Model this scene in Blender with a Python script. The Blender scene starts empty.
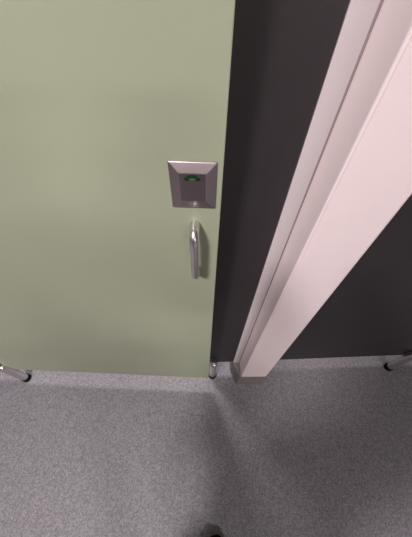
import bpy, bmesh, math, random
from mathutils import Vector, Matrix
random.seed(4)
S = bpy.context.scene
C = S.collection
PI = math.pi

# ------------------------------------------------------------------ materials
def mat(name, col, rough=.5, metal=0., bump=None, vary=0., vscale=6., coat=0., spec=.5, emit=None):
    m = bpy.data.materials.new(name); m.use_nodes = True
    nt = m.node_tree; b = nt.nodes['Principled BSDF']
    b.inputs['Roughness'].default_value = rough
    b.inputs['Metallic'].default_value = metal
    b.inputs['Specular IOR Level'].default_value = spec
    b.inputs['Coat Weight'].default_value = coat
    tc = nt.nodes.new('ShaderNodeTexCoord')
    n = nt.nodes.new('ShaderNodeTexNoise'); n.inputs['Scale'].default_value = vscale; n.inputs['Detail'].default_value = 4
    nt.links.new(tc.outputs['Object'], n.inputs['Vector'])
    r = nt.nodes.new('ShaderNodeValToRGB')
    r.color_ramp.elements[0].position = .3; r.color_ramp.elements[1].position = .7
    r.color_ramp.elements[0].color = [c*(1-vary) for c in col] + [1]
    r.color_ramp.elements[1].color = [min(1, c*(1+vary)) for c in col] + [1]
    nt.links.new(n.outputs['Fac'], r.inputs['Fac'])
    nt.links.new(r.outputs['Color'], b.inputs['Base Color'])
    if bump:
        sc, st = bump
        n2 = nt.nodes.new('ShaderNodeTexNoise'); n2.inputs['Scale'].default_value = sc; n2.inputs['Detail'].default_value = 3
        nt.links.new(tc.outputs['Object'], n2.inputs['Vector'])
        bp = nt.nodes.new('ShaderNodeBump'); bp.inputs['Strength'].default_value = st; bp.inputs['Distance'].default_value = .001
        nt.links.new(n2.outputs['Fac'], bp.inputs['Height']); nt.links.new(bp.outputs['Normal'], b.inputs['Normal'])
    if emit:
        b.inputs['Emission Color'].default_value = (*emit[0], 1); b.inputs['Emission Strength'].default_value = emit[1]
    return m

def vinyl(name, k=1.):
    """speckled safety vinyl: grey ground with dark and pale flecks"""
    m = bpy.data.materials.new(name); m.use_nodes = True
    nt = m.node_tree; b = nt.nodes['Principled BSDF']; L = nt.links.new
    b.inputs['Roughness'].default_value = .62; b.inputs['Specular IOR Level'].default_value = .3
    tc = nt.nodes.new('ShaderNodeTexCoord')
    def noise(s, d):
        n = nt.nodes.new('ShaderNodeTexNoise'); n.inputs['Scale'].default_value = s; n.inputs['Detail'].default_value = d
        L(tc.outputs['Object'], n.inputs['Vector']); return n
    def ramp(src, els):
        r = nt.nodes.new('ShaderNodeValToRGB'); cr = r.color_ramp
        while len(cr.elements) < len(els): cr.elements.new(.5)
        for e, (p, c) in zip(cr.elements, els): e.position = p; e.color = (*c, 1)
        L(src, r.inputs['Fac']); return r
    g = (.245*k, .232*k, .252*k)
    gr = nt.nodes.new('ShaderNodeTexVoronoi'); gr.inputs['Scale'].default_value = 230; L(tc.outputs['Object'], gr.inputs['Vector'])
    gs = nt.nodes.new('ShaderNodeSeparateColor'); L(gr.outputs['Color'], gs.inputs['Color'])
    nz = noise(60, 4)
    ad = nt.nodes.new('ShaderNodeMath'); ad.operation = 'MULTIPLY_ADD'; ad.inputs[1].default_value = .9
    L(nz.outputs['Fac'], ad.inputs[0]); L(gs.outputs['Blue'], ad.inputs[2])
    base = ramp(ad.outputs[0], [(.45, tuple(c*.48 for c in g)), (.8, tuple(c*.85 for c in g)), (1.0, tuple(c*1.25 for c in g))])
    mr = nt.nodes.new('ShaderNodeMapRange'); mr.inputs['From Min'].default_value = .3; mr.inputs['From Max'].default_value = 1.6
    L(ad.outputs[0], mr.inputs['Value']); L(mr.outputs['Result'], base.inputs['Fac'])
    base.color_ramp.elements[0].position = .0; base.color_ramp.elements[1].position = .5; base.color_ramp.elements[2].position = 1.
    for e, k_ in zip(base.color_ramp.elements, (.66, .95, 1.36)): e.color = (*[c*k_ for c in g], 1)
    v = nt.nodes.new('ShaderNodeTexVoronoi'); v.inputs['Scale'].default_value = 85; L(tc.outputs['Object'], v.inputs['Vector'])
    vm = ramp(v.outputs['Distance'], [(.10, (1, 1, 1)), (.17, (0, 0, 0))])
    vc = nt.nodes.new('ShaderNodeSeparateColor'); L(v.outputs['Color'], vc.inputs['Color'])
    sel = nt.nodes.new('ShaderNodeMath'); sel.operation = 'GREATER_THAN'; sel.inputs[1].default_value = .5; L(vc.outputs['Red'], sel.inputs[0])
    mul = nt.nodes.new('ShaderNodeMath'); mul.operation = 'MULTIPLY'; L(vm.outputs['Color'], mul.inputs[0]); L(sel.outputs[0], mul.inputs[1])
    fl = ramp(vc.outputs['Green'], [(.55, (.05, .045, .06)), (.62, (.5, .47, .5))])
    mx = nt.nodes.new('ShaderNodeMix'); mx.data_type = 'RGBA'
    L(mul.outputs[0], mx.inputs[0]); L(base.outputs['Color'], mx.inputs[6]); L(fl.outputs['Color'], mx.inputs[7])
    L(mx.outputs[2], b.inputs['Base Color'])
    bp = nt.nodes.new('ShaderNodeBump'); bp.inputs['Strength'].default_value = .25; bp.inputs['Distance'].default_value = .001
    L(noise(260, 2).outputs['Fac'], bp.inputs['Height']); L(bp.outputs['Normal'], b.inputs['Normal'])
    return m

M_green = mat('sage_laminate', (.365, .400, .285), .42, vary=.015, vscale=9, bump=(900, .05))
M_edge = mat('laminate_core_edge', (.50, .50, .36), .5)
M_dark = mat('charcoal_laminate', (.024, .0195, .0215), .45, vary=.05, vscale=14, bump=(700, .08))
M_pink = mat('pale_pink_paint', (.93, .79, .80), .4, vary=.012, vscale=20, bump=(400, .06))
M_strip = mat('greyer_pink', (.60, .535, .55), .5, vary=.012, vscale=20)  # rear casing tone: the pink made darker and greyer than the front casing
M_gap = mat('joint_sealant', (.30, .22, .23), .7)
M_steel = mat('brushed_stainless', (.78, .74, .74), .28, 1.0, bump=(500, .05))
M_satin = mat('satin_aluminium', (.44, .38, .40), .36, 1.0, bump=(900, .05))
M_rubber = mat('black_rubber', (.006, .006, .007), .7, spec=.2)
M_black = mat('black_recess', (.010, .012, .010), .5)
M_vac = mat('green_vacant_disc', (.005, .045, .012), .35)
M_vacp = mat('pale_disc_rim', (.12, .19, .12), .4)
M_floor = vinyl('speckled_grey_vinyl')
M_skirt = mat('grey_vinyl_upstand', (.21, .18, .18), .6, vary=.15, vscale=220, bump=(260, .2))
M_wall = mat('painted_wall', (.16, .14, .14), .7, vary=.02)
M_ceil = mat('ceiling_paint', (.75, .73, .72), .8, vary=.02)
M_frame = mat('white_metal_frame', (.8, .8, .8), .4)
M_diff = mat('lit_diffuser', (.9, .9, .9), .5, emit=((1, .93, .92), 2.5))
M_leather = mat('black_leather', (.010, .009, .010), .4, bump=(250, .3))

# ------------------------------------------------------------------ helpers
def link(name, me, m=None, parent=None, loc=(0, 0, 0), rotz=0.):
    o = bpy.data.objects.new(name, me); C.objects.link(o)
    if m is not None: me.materials.append(m)
    o.parent = parent; o.location = loc; o.rotation_euler = (0, 0, rotz)
    return o
def bm_obj(name, bm, m, parent=None, loc=(0, 0, 0), rotz=0., smooth=False):
    bmesh.ops.recalc_face_normals(bm, faces=bm.faces)
    me = bpy.data.meshes.new(name); bm.to_mesh(me); bm.free()
    if smooth:
        for p in me.polygons: p.use_smooth = True
        try: me.set_sharp_from_angle(angle=math.radians(35))
        except Exception: pass
    return link(name, me, m, parent, loc, rotz)
def thing(name, label, cat, loc=(0, 0, 0), rotz=0., group=None):
    o = bpy.data.objects.new(name, None); C.objects.link(o); o.empty_display_size = .1
    o.location = loc; o.rotation_euler = (0, 0, rotz); o['label'] = label; o['category'] = cat
    if group: o['group'] = group
    return o
def box(bm, x0, x1, y0, y1, z0, z1, bev=0., seg=2):
    g = bmesh.ops.create_cube(bm, size=1)
    for v in g['verts']:
        v.co = Vector(((x0+x1)/2+v.co.x*(x1-x0), (y0+y1)/2+v.co.y*(y1-y0), (z0+z1)/2+v.co.z*(z1-z0)))
    if bev:
        es = {e for v in g['verts'] for e in v.link_edges}
        bmesh.ops.bevel(bm, geom=list(es), offset=bev, segments=seg, profile=.5, affect='EDGES')
    return bm
def prism(bm, pts, z0, z1):
    a = [bm.verts.new((x, y, z0)) for x, y in pts]; b = [bm.verts.new((x, y, z1)) for x, y in pts]
    bm.faces.new(a); bm.faces.new(list(reversed(b)))
    n = len(pts)
    for i in range(n): bm.faces.new((a[i], b[i], b[(i+1) % n], a[(i+1) % n]))
    return bm
def lathe(bm, prof, n=32, cx=0, cy=0):
    rings = []
    for r, z in prof:
        if r < 1e-6: rings.append([bm.verts.new((cx, cy, z))])
        else: rings.append([bm.verts.new((cx+r*math.cos(2*PI*i/n), cy+r*math.sin(2*PI*i/n), z)) for i in range(n)])
    for A, B in zip(rings, rings[1:]):
        for i in range(n):
            j = (i+1) % n
            if len(A) == 1 and len(B) == 1: continue
            if len(A) == 1: bm.faces.new((A[0], B[j], B[i]))
            elif len(B) == 1: bm.faces.new((A[i], A[j], B[0]))
            else: bm.faces.new((A[i], A[j], B[j], B[i]))
    return bm
def tube(bm, pts, r, n=20):
    """swept round tube through pts, capped"""
    pts = [Vector(p) for p in pts]; rings = []; side = Vector((1, 0, 0))
    for i, p in enumerate(pts):
        t = (pts[min(i+1, len(pts)-1)] - pts[max(i-1, 0)]).normalized()
        u = side; v = t.cross(u).normalized()
        rings.append([bm.verts.new(p + r*(math.cos(2*PI*k/n)*u + math.sin(2*PI*k/n)*v)) for k in range(n)])
    for A, B in zip(rings, rings[1:]):
        for i in range(n): bm.faces.new((A[i], A[(i+1) % n], B[(i+1) % n], B[i]))
    bm.faces.new(rings[0]); bm.faces.new(list(reversed(rings[-1])))
    return bm
def struct(name, x0, x1, y0, y1, z0, z1, m):
    o = bm_obj(name, box(bmesh.new(), x0, x1, y0, y1, z0, z1), m); o['kind'] = 'structure'; return o

# ------------------------------------------------------------------ setting
X0, X1, Y0, Y1, ZC = -2.3, 2.7, -4.8, 1.9, 2.7
struct('floor', X0, X1, Y0, Y1, -.05, 0, M_floor)
struct('ceiling', X0, X1, Y0, Y1, ZC, ZC+.05, M_ceil)
struct('wall_back', X0, X1, Y1, Y1+.1, 0, ZC, M_wall)
struct('wall_front', X0, X1, Y0-.1, Y0, 0, ZC, M_wall)
struct('wall_left', X0-.1, X0, Y0, Y1, 0, ZC, M_wall)
struct('wall_right', X1, X1+.1, Y0, Y1, 0, ZC, M_wall)

# ------------------------------------------------------------------ cubicle partitions
PA = math.atan(.054)                      # the cubicle front runs slightly away to the right
def py(x): return .354 + .054*(x-.035)    # its front face
GAP, TOP, TH = .150, 2.02, .013

def add_leg(parent, lx, ly):
    bm = bmesh.new(); r = .0170
    lathe(bm, [(0, .016), (r*.98, .016), (r, .018), (r, .196), (r*.97, .203), (r*.86, .2095), (r*.62, .2145), (r*.3, .217), (0, .2178)], 36, lx, ly)
    leg = bm_obj('leg', bm, M_steel, parent, smooth=True)
    bm = bmesh.new(); q = .0198
    lathe(bm, [(0, 0), (q*.94, 0), (q, .002), (q, .024), (q*.93, .027), (0, .027)], 36, lx, ly)
    ft = bm_obj('rubber_foot', bm, M_rubber, leg, smooth=True)
    bm = bmesh.new()
    box(bm, lx-.011, lx+.011, ly+r-.004, .0, .158, .200, .001, 1)
    bm_obj('bracket', bm, M_satin, leg)
    ft['label'] = 'black rubber foot'
def partition(x0, x1, legx, label, group=None, y=None, legoff=-.0195):
    yy = py(x0) if y is None else y
    t = thing('partition_panel', label, 'partition', (x0, yy, 0), PA, group)
    w = (x1-x0)/math.cos(PA)
    bm_obj('panel', box(bmesh.new(), 0, w, 0, TH, GAP, TOP, .0012, 2), M_dark, t)
    if legx is not None: add_leg(t, (legx-x0)/math.cos(PA), legoff)
    return t
partition(.0215, .1350, .0405, 'narrow charcoal partition strip between the green door and the pink column, on a short steel leg', legoff=-.0215)
partition(.290, 1.75, .958, 'wide charcoal partition panel to the right of the pink column, on a steel leg', legoff=-.0185)
partition(-1.30, -.890, -.8945, 'partition panel at the hinge side of the green door, its steel leg in the left corner', y=.306, legoff=-.0245)

# ------------------------------------------------------------------ green door, standing slightly ajar
DA = math.atan(-.0285)
HX, HY = -.885, .3094
door = thing('cubicle_door', 'pale green cubicle door standing slightly ajar, with lock plate and steel pull handle', 'door', (HX, HY, 0), DA)
DW = (.0194-HX)/math.cos(DA)
def dl(x): return (x-HX)/math.cos(DA)     # position along the door
slab = bm_obj('door_panel', box(bmesh.new(), 0, DW, 0, TH, GAP, TOP, .0012, 2), M_green, door)

# lock plate: a flat-topped bevelled boss
px0, px1, pz0, pz1, ph = dl(-.0482), dl(.0117), 1.1520, 1.2228, .0085
ix0, ix1, iz0, iz1 = dl(-.0355), dl(-.0010), 1.1690, 1.2105
bm = bmesh.new()
def ring(x0, x1, z0, z1, y): return [bm.verts.new(p) for p in ((x0, y, z0), (x1, y, z0), (x1, y, z1), (x0, y, z1))]
rs = [ring(px0, px1, pz0, pz1, 0), ring(px0, px1, pz0, pz1, -.0022), ring(ix0, ix1, iz0, iz1, -ph)]
for A, B in zip(rs, rs[1:]):
    for i in range(4): bm.faces.new((A[i], A[(i+1) % 4], B[(i+1) % 4], B[i]))
bm.faces.new(rs[0]); bm.faces.new(rs[-1])
bmesh.ops.recalc_face_normals(bm, faces=bm.faces)
bmesh.ops.bevel(bm, geom=[e for e in bm.edges], offset=.0009, segments=2, profile=.5, affect='EDGES')
plate = bm_obj('lock_plate', bm, M_satin, door)
plate['label'] = 'bevelled satin metal lock plate'
# fan-shaped indicator window near the top of the plate
cx, cz = (ix0+ix1)/2-.0003, 1.1968
def fan(name, r0, r1, a, y0, y1, m, par, n=18):
    bm = bmesh.new()
    pts = [(cx+r1*math.sin(t), cz+r1*math.cos(t)) for t in [-a+2*a*i/n for i in range(n+1)]]
    pts += [(cx+r0*math.sin(t), cz+r0*math.cos(t)) for t in [a-2*a*i/n for i in range(n+1)]]
    A = [bm.verts.new((x, y0, z)) for x, z in pts]; B = [bm.verts.new((x, y1, z)) for x, z in pts]
    bm.faces.new(A); bm.faces.new(list(reversed(B)))
    for i in range(len(pts)): bm.faces.new((A[i], B[i], B[(i+1) % len(pts)], A[(i+1) % len(pts)]))
    return bm_obj(name, bm, m, par)
win = fan('indicator_window', .0066, .0124, math.radians(60), -ph-.0002, -ph+.003, M_black, plate)
win['label'] = 'dark fan-shaped window with the green vacant mark'

fan('vacant_mark', .0070, .0114, math.radians(47), -ph-.0005, -ph+.002, M_vac, plate)
fan('mark_rim', .0066, .0078, math.radians(28), -ph-.0007, -ph+.002, M_vacp, plate)

# pull handle: bent steel tube
hx = dl(-.0178); r = .0074; so = .027; z0, z1 = 1.007, 1.120; R = .018
pts = [(hx, 0, z1), (hx, -(so-R)*.5, z1)]
pts += [(hx, -(so-R) - R*math.sin(a), z1 - R + R*math.cos(a)) for a in [PI/2*i/10 for i in range(11)]]
pts += [(hx, -so, z1-R-(z1-z0-2*R)*i/6) for i in range(1, 6)]
pts += [(hx, -(so-R) - R*math.cos(a), z0 + R - R*math.sin(a)) for a in [PI/2*i/10 for i in range(11)]]
pts += [(hx, -(so-R)*.5, z0), (hx, 0, z0)]
handle = bm_obj('handle', tube(bmesh.new(), pts, r, 28), M_steel, door, smooth=True)
handle['label'] = 'brushed steel D-shaped pull handle'
for z in (.45, 1.65):
    bm = bmesh.new(); box(bm, -.004, .006, -.004, -.0005, z-.05, z+.05, .001, 1)
    bm_obj('hinge', bm, M_steel, door)

# ------------------------------------------------------------------ pale pink stepped column
col = thing('column', 'pale pink stepped column standing between the charcoal panels', 'column', (.22, .40, 0))
PB = .137
def W(x, y): return (x-.22, y-.40)
yb = .358
front = [W(.1672, yb), W(.1698, .2985), W(.1702, .2966), W(.1712, .2954), W(.1726, .2950), W(.1733, .2950), W(.1735, .2962), W(.1741, .2962), W(.1743, .2949),
         W(.2815, .2980), W(.2850, .2995), W(.2868, .3030), W(.2885, .360)]
bm_obj('front_casing', prism(bmesh.new(), front, PB, ZC), M_pink, col)
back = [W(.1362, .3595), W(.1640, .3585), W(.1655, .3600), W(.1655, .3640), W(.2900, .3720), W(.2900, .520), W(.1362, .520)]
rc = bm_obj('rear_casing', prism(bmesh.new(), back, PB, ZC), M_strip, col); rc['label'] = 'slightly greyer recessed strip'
bm_obj('joint', prism(bmesh.new(), [W(.1643, .3588), W(.1669, .3572), W(.168, .3630), W(.164, .3630)], PB, ZC), M_gap, col)
pl = [W(.1325, .3575), W(.1575, .2925), W(.1600, .2905), W(.2900, .2935), W(.2930, .2965), W(.2930, .522), W(.1325, .522)]
tp = [W(.1345, .3580), W(.1640, .2945), W(.1665, .2925), W(.2860, .2955), W(.2895, .2985), W(.2915, .522), W(.1345, .522)]
bm = bmesh.new()
n = len(pl)
lo = [bm.verts.new((x, y, 0)) for x, y in pl]; hi = [bm.verts.new((x, y, PB)) for x, y in tp]
bm.faces.new(lo); bm.faces.new(list(reversed(hi)))
for i in range(n): bm.faces.new((lo[i], hi[i], hi[(i+1) % n], lo[(i+1) % n]))
sk = bm_obj('skirting', bm, M_skirt, col); sk['label'] = 'grey-brown vinyl upstand round the foot'
# dividing wall between the two cubicles runs back from the column
struct('wall_divider', .17, .25, .522, Y1, 0, ZC, M_wall)

# ------------------------------------------------------------------ the person taking the picture; only one shoe toe shows
M_skin = mat('skin', (.55, .36, .29), .5); M_hair = mat('dark_hair', (.03, .02, .015), .6)
M_trouser = mat('dark_trousers', (.02, .02, .028), .8, vary=.1, vscale=40); M_jacket = mat('dark_red_jacket', (.20, .05, .06), .8, vary=.1, vscale=40)
def skin_mesh(name, verts, edges, m, parent, root=0, sub=2):
    me = bpy.data.meshes.new(name); me.from_pydata([v[:3] for v in verts], edges, []); o = link(name, me, m, parent)
    md = o.modifiers.new('skin', 'SKIN'); md.use_smooth_shade = True
    sv = me.skin_vertices[0].data
    for i, v in enumerate(verts):
        rx = v[3]; ry = v[4] if len(v) > 4 else v[3]; sv[i].radius = (rx, ry)
    sv[root].use_root = True
    sd = o.modifiers.new('subdivision', 'SUBSURF'); sd.levels = sd.render_levels = sub
    return o
def chain(V, E, start, pts):
    p = start
    for q in pts: V.append(q); E.append((p, len(V)-1)); p = len(V)-1
    return p
LEGS = {1: ((.045, -.455), (.03, -.44), (.016, -.44)), -1: ((-.155, -.46), (-.17, -.46), (-.18, -.47))}
ARM = {1: ((.14, -.46, 1.365), (.235, -.36, 1.13), (.105, -.13, 1.335)), -1: ((-.24, -.46, 1.365), (-.335, -.36, 1.13), (-.115, -.13, 1.335))}
def make_person():
    t = thing('person', 'person standing below the bottom edge of the picture, only a black shoe toe in view', 'person', (-.06, -.45, 0))
    bx, by = -.06, -.45
    L = lambda *p: (p[0]-bx, p[1]-by, *p[2:])
    V = [L(-.055, -.46, .93, .13, .10)]; E = []
    ch = chain(V, E, 0, [L(-.055, -.465, 1.08, .12, .09), L(-.052, -.47, 1.25, .14, .10), L(-.05, -.465, 1.36, .10, .08)])
    hd = chain(V, E, ch, [L(-.05, -.44, 1.44, .052), L(-.048, -.415, 1.50, .060, .065), L(-.046, -.385, 1.57, .078, .092), L(-.045, -.40, 1.64, .066, .08)])
    for s_ in (1, -1):
        k = LEGS[s_]
        chain(V, E, 0, [L(k[0][0], k[0][1], .84, .082), L(k[1][0], k[1][1], .48, .055), L(k[1][0], k[1][1]-.005, .36, .054), L(k[2][0], k[2][1]-.03, .10, .036), L(k[2][0], k[2][1]+.08, .045, .03, .035)])
        a = ARM[s_]
        wr = chain(V, E, ch, [L(*a[0], .052), L(*a[1], .040), L(*a[2], .024)])
        x, y, z = a[2]; i = -s_
        pm = chain(V, E, wr, [L(x+i*.01, y+.045, z+.03, .024, .014)])
        for kf, (dx, ln) in enumerate(((.024, .062), (.009, .070), (-.007, .066), (-.022, .052))):
            bx0 = x+i*(.012+dx)
            chain(V, E, pm, [L(bx0, y+.080-.006*abs(kf-1), z+.052, .0092), L(bx0+i*.012, y+.080-.006*abs(kf-1)+ln*.45, z+.062, .0082), L(bx0+i*.030, y+.070+ln*.55, z+.066, .0072)])
        chain(V, E, wr, [L(x+i*.035, y+.02, z+.028, .011), L(x+i*.055, y+.045, z+.045, .009)])
    skin_mesh('body', V, E, M_skin, t)
    # jacket
    V = [L(-.055, -.462, .80, .165, .135)]; E = []
    ch = chain(V, E, 0, [L(-.055, -.463, .90, .162, .132), L(-.055, -.464, 1.0, .15, .122), L(-.055, -.465, 1.08, .145, .115), L(-.052, -.47, 1.25, .165, .125), L(-.05, -.467, 1.36, .13, .10)])
    chain(V, E, ch, [L(-.05, -.445, 1.425, .068)])
    for s_ in (1, -1):
        a = ARM[s_]; m = [(a[1][j]*.2+a[2][j]*.8) for j in range(3)]
        chain(V, E, ch, [L(*a[0], .070), L(*a[1], .055), L(*m, .040)])
    skin_mesh('jacket', V, E, M_jacket, t)
    V = [L(-.055, -.46, .93, .15, .12)]; E = []
    for s_ in (1, -1):
        k = LEGS[s_]
        chain(V, E, 0, [L(k[0][0], k[0][1], .84, .098), L(k[1][0], k[1][1], .48, .074), L(k[1][0], k[1][1]-.005, .36, .070), L(k[2][0], k[2][1]-.03, .11, .060)])
    skin_mesh('trousers', V, E, M_trouser, t)
    V = [L(-.046, -.415, 1.60, .085, .09), L(-.045, -.425, 1.66, .078, .085), L(-.045, -.45, 1.55, .07)]; E = [(0, 1), (0, 2)]
    skin_mesh('hair', V, E, M_hair, t)
    sec = [(-.285, .020, .060), (-.278, .030, .078), (-.25, .036, .092), (-.20, .036, .095), (-.15, .037, .085), (-.11, .042, .066),
           (-.07, .046, .055), (-.04, .044, .047), (-.02, .037, .040), (-.008, .026, .031), (-.002, .013, .024)]
    for sx, sy, rz in ((.058, -.248, math.radians(-4)), (-.175, -.300, math.radians(9))):
        loc = L(sx, sy, 0)
        bm = bmesh.new(); rings = []
        for y, w, h in sec:
            rings.append([bm.verts.new((w*math.copysign(abs(math.cos(PI*i/24))**.75, math.cos(PI*i/24)), y, .014+(h-.014)*abs(math.sin(PI*i/24))**.7)) for i in range(25)])
        for A, B in zip(rings, rings[1:]):
            for i in range(24): bm.faces.new((A[i], A[i+1], B[i+1], B[i]))
            bm.faces.new((A[0], B[0], B[-1], A[-1]))
        bm.faces.new(rings[0]); bm.faces.new(rings[-1])
        sh = bm_obj('shoe', bm, M_leather, t, loc, rz, smooth=True)
        out = [(0, -.289)] + [(w+.003, y) for y, w, h in sec] + [(0, .003)]
        out += [(-x, y) for x, y in reversed(out[1:-1])]
        bm_obj('sole', prism(bmesh.new(), out, 0, .0145), M_rubber, sh)
        for k in range(4):
            y = -.095-.018*k; z = .070+.007*k
            bm_obj('lace', box(bmesh.new(), -.02, .02, y-.003, y+.003, z-.006, z+.001, .001, 1), M_rubber, sh)
make_person()

# ------------------------------------------------------------------ ceiling lights
def lamp(x, y, w, d, power, label, col=(1, .935, .925)):
    t = thing('ceiling_light', label, 'ceiling light', (x, y, ZC-.035), 0, 'recessed ceiling lights')
    bm = bmesh.new()
    for a in ((-w/2-.02, w/2+.02, -d/2-.02, -d/2), (-w/2-.02, w/2+.02, d/2, d/2+.02), (-w/2-.02, -w/2, -d/2, d/2), (w/2, w/2+.02, -d/2, d/2)):
        box(bm, *a, 0, .035)
    bm_obj('frame', bm, M_frame, t)
    bm_obj('diffuser', box(bmesh.new(), -w/2, w/2, -d/2, d/2, .012, .02), M_diff, t)
    ld = bpy.data.lights.new('ceiling_lamp', 'AREA'); ld.shape = 'RECTANGLE'; ld.size = w; ld.size_y = d; ld.energy = power; ld.color = col
    lo = bpy.data.objects.new('lamp', ld); C.objects.link(lo); lo.parent = t; lo.location = (0, 0, .008)
lamp(-.74, -.92, .30, .30, 64, 'square ceiling light over the lobby, just left of the person')
lamp(1.5, -3.6, 1.2, .6, 112, 'square ceiling light over the lobby, behind the person')
lamp(-.42, 1.08, .32, .32, 36, 'square ceiling light inside the cubicle behind the green door')
lamp(1.15, .82, .32, .32, 17, 'square ceiling light inside the cubicle behind the wide charcoal panel')

w = bpy.data.worlds.new('room_world'); w.use_nodes = True
w.node_tree.nodes['Background'].inputs[0].default_value = (.5, .5, .5, 1)
w.node_tree.nodes['Background'].inputs[1].default_value = .0
S.world = w

# ------------------------------------------------------------------ camera (1.4 m up, tilted steeply down)
F_PX = 260.
down = Vector(((203-206)/F_PX, -(455-268.5)/F_PX, -1)).normalized()
axis = Vector((0, 0, -1))
fwd = (axis - axis.dot(down)*down).normalized()
up = -down; right = fwd.cross(up)
R3 = Matrix((right, fwd, up))
cam = bpy.data.cameras.new('camera'); co = bpy.data.objects.new('camera', cam); C.objects.link(co)
cam.sensor_width = 36; cam.sensor_fit = 'AUTO'; cam.lens = F_PX*36/537; cam.clip_start = .01
co.matrix_world = Matrix.Translation((0, 0, 1.4)) @ R3.to_4x4()
S.camera = co

S.view_settings.view_transform = 'Standard'; S.view_settings.look = 'None'
S.view_settings.exposure = 0.0; S.view_settings.gamma = 1; S.view_settings.use_curve_mapping = False
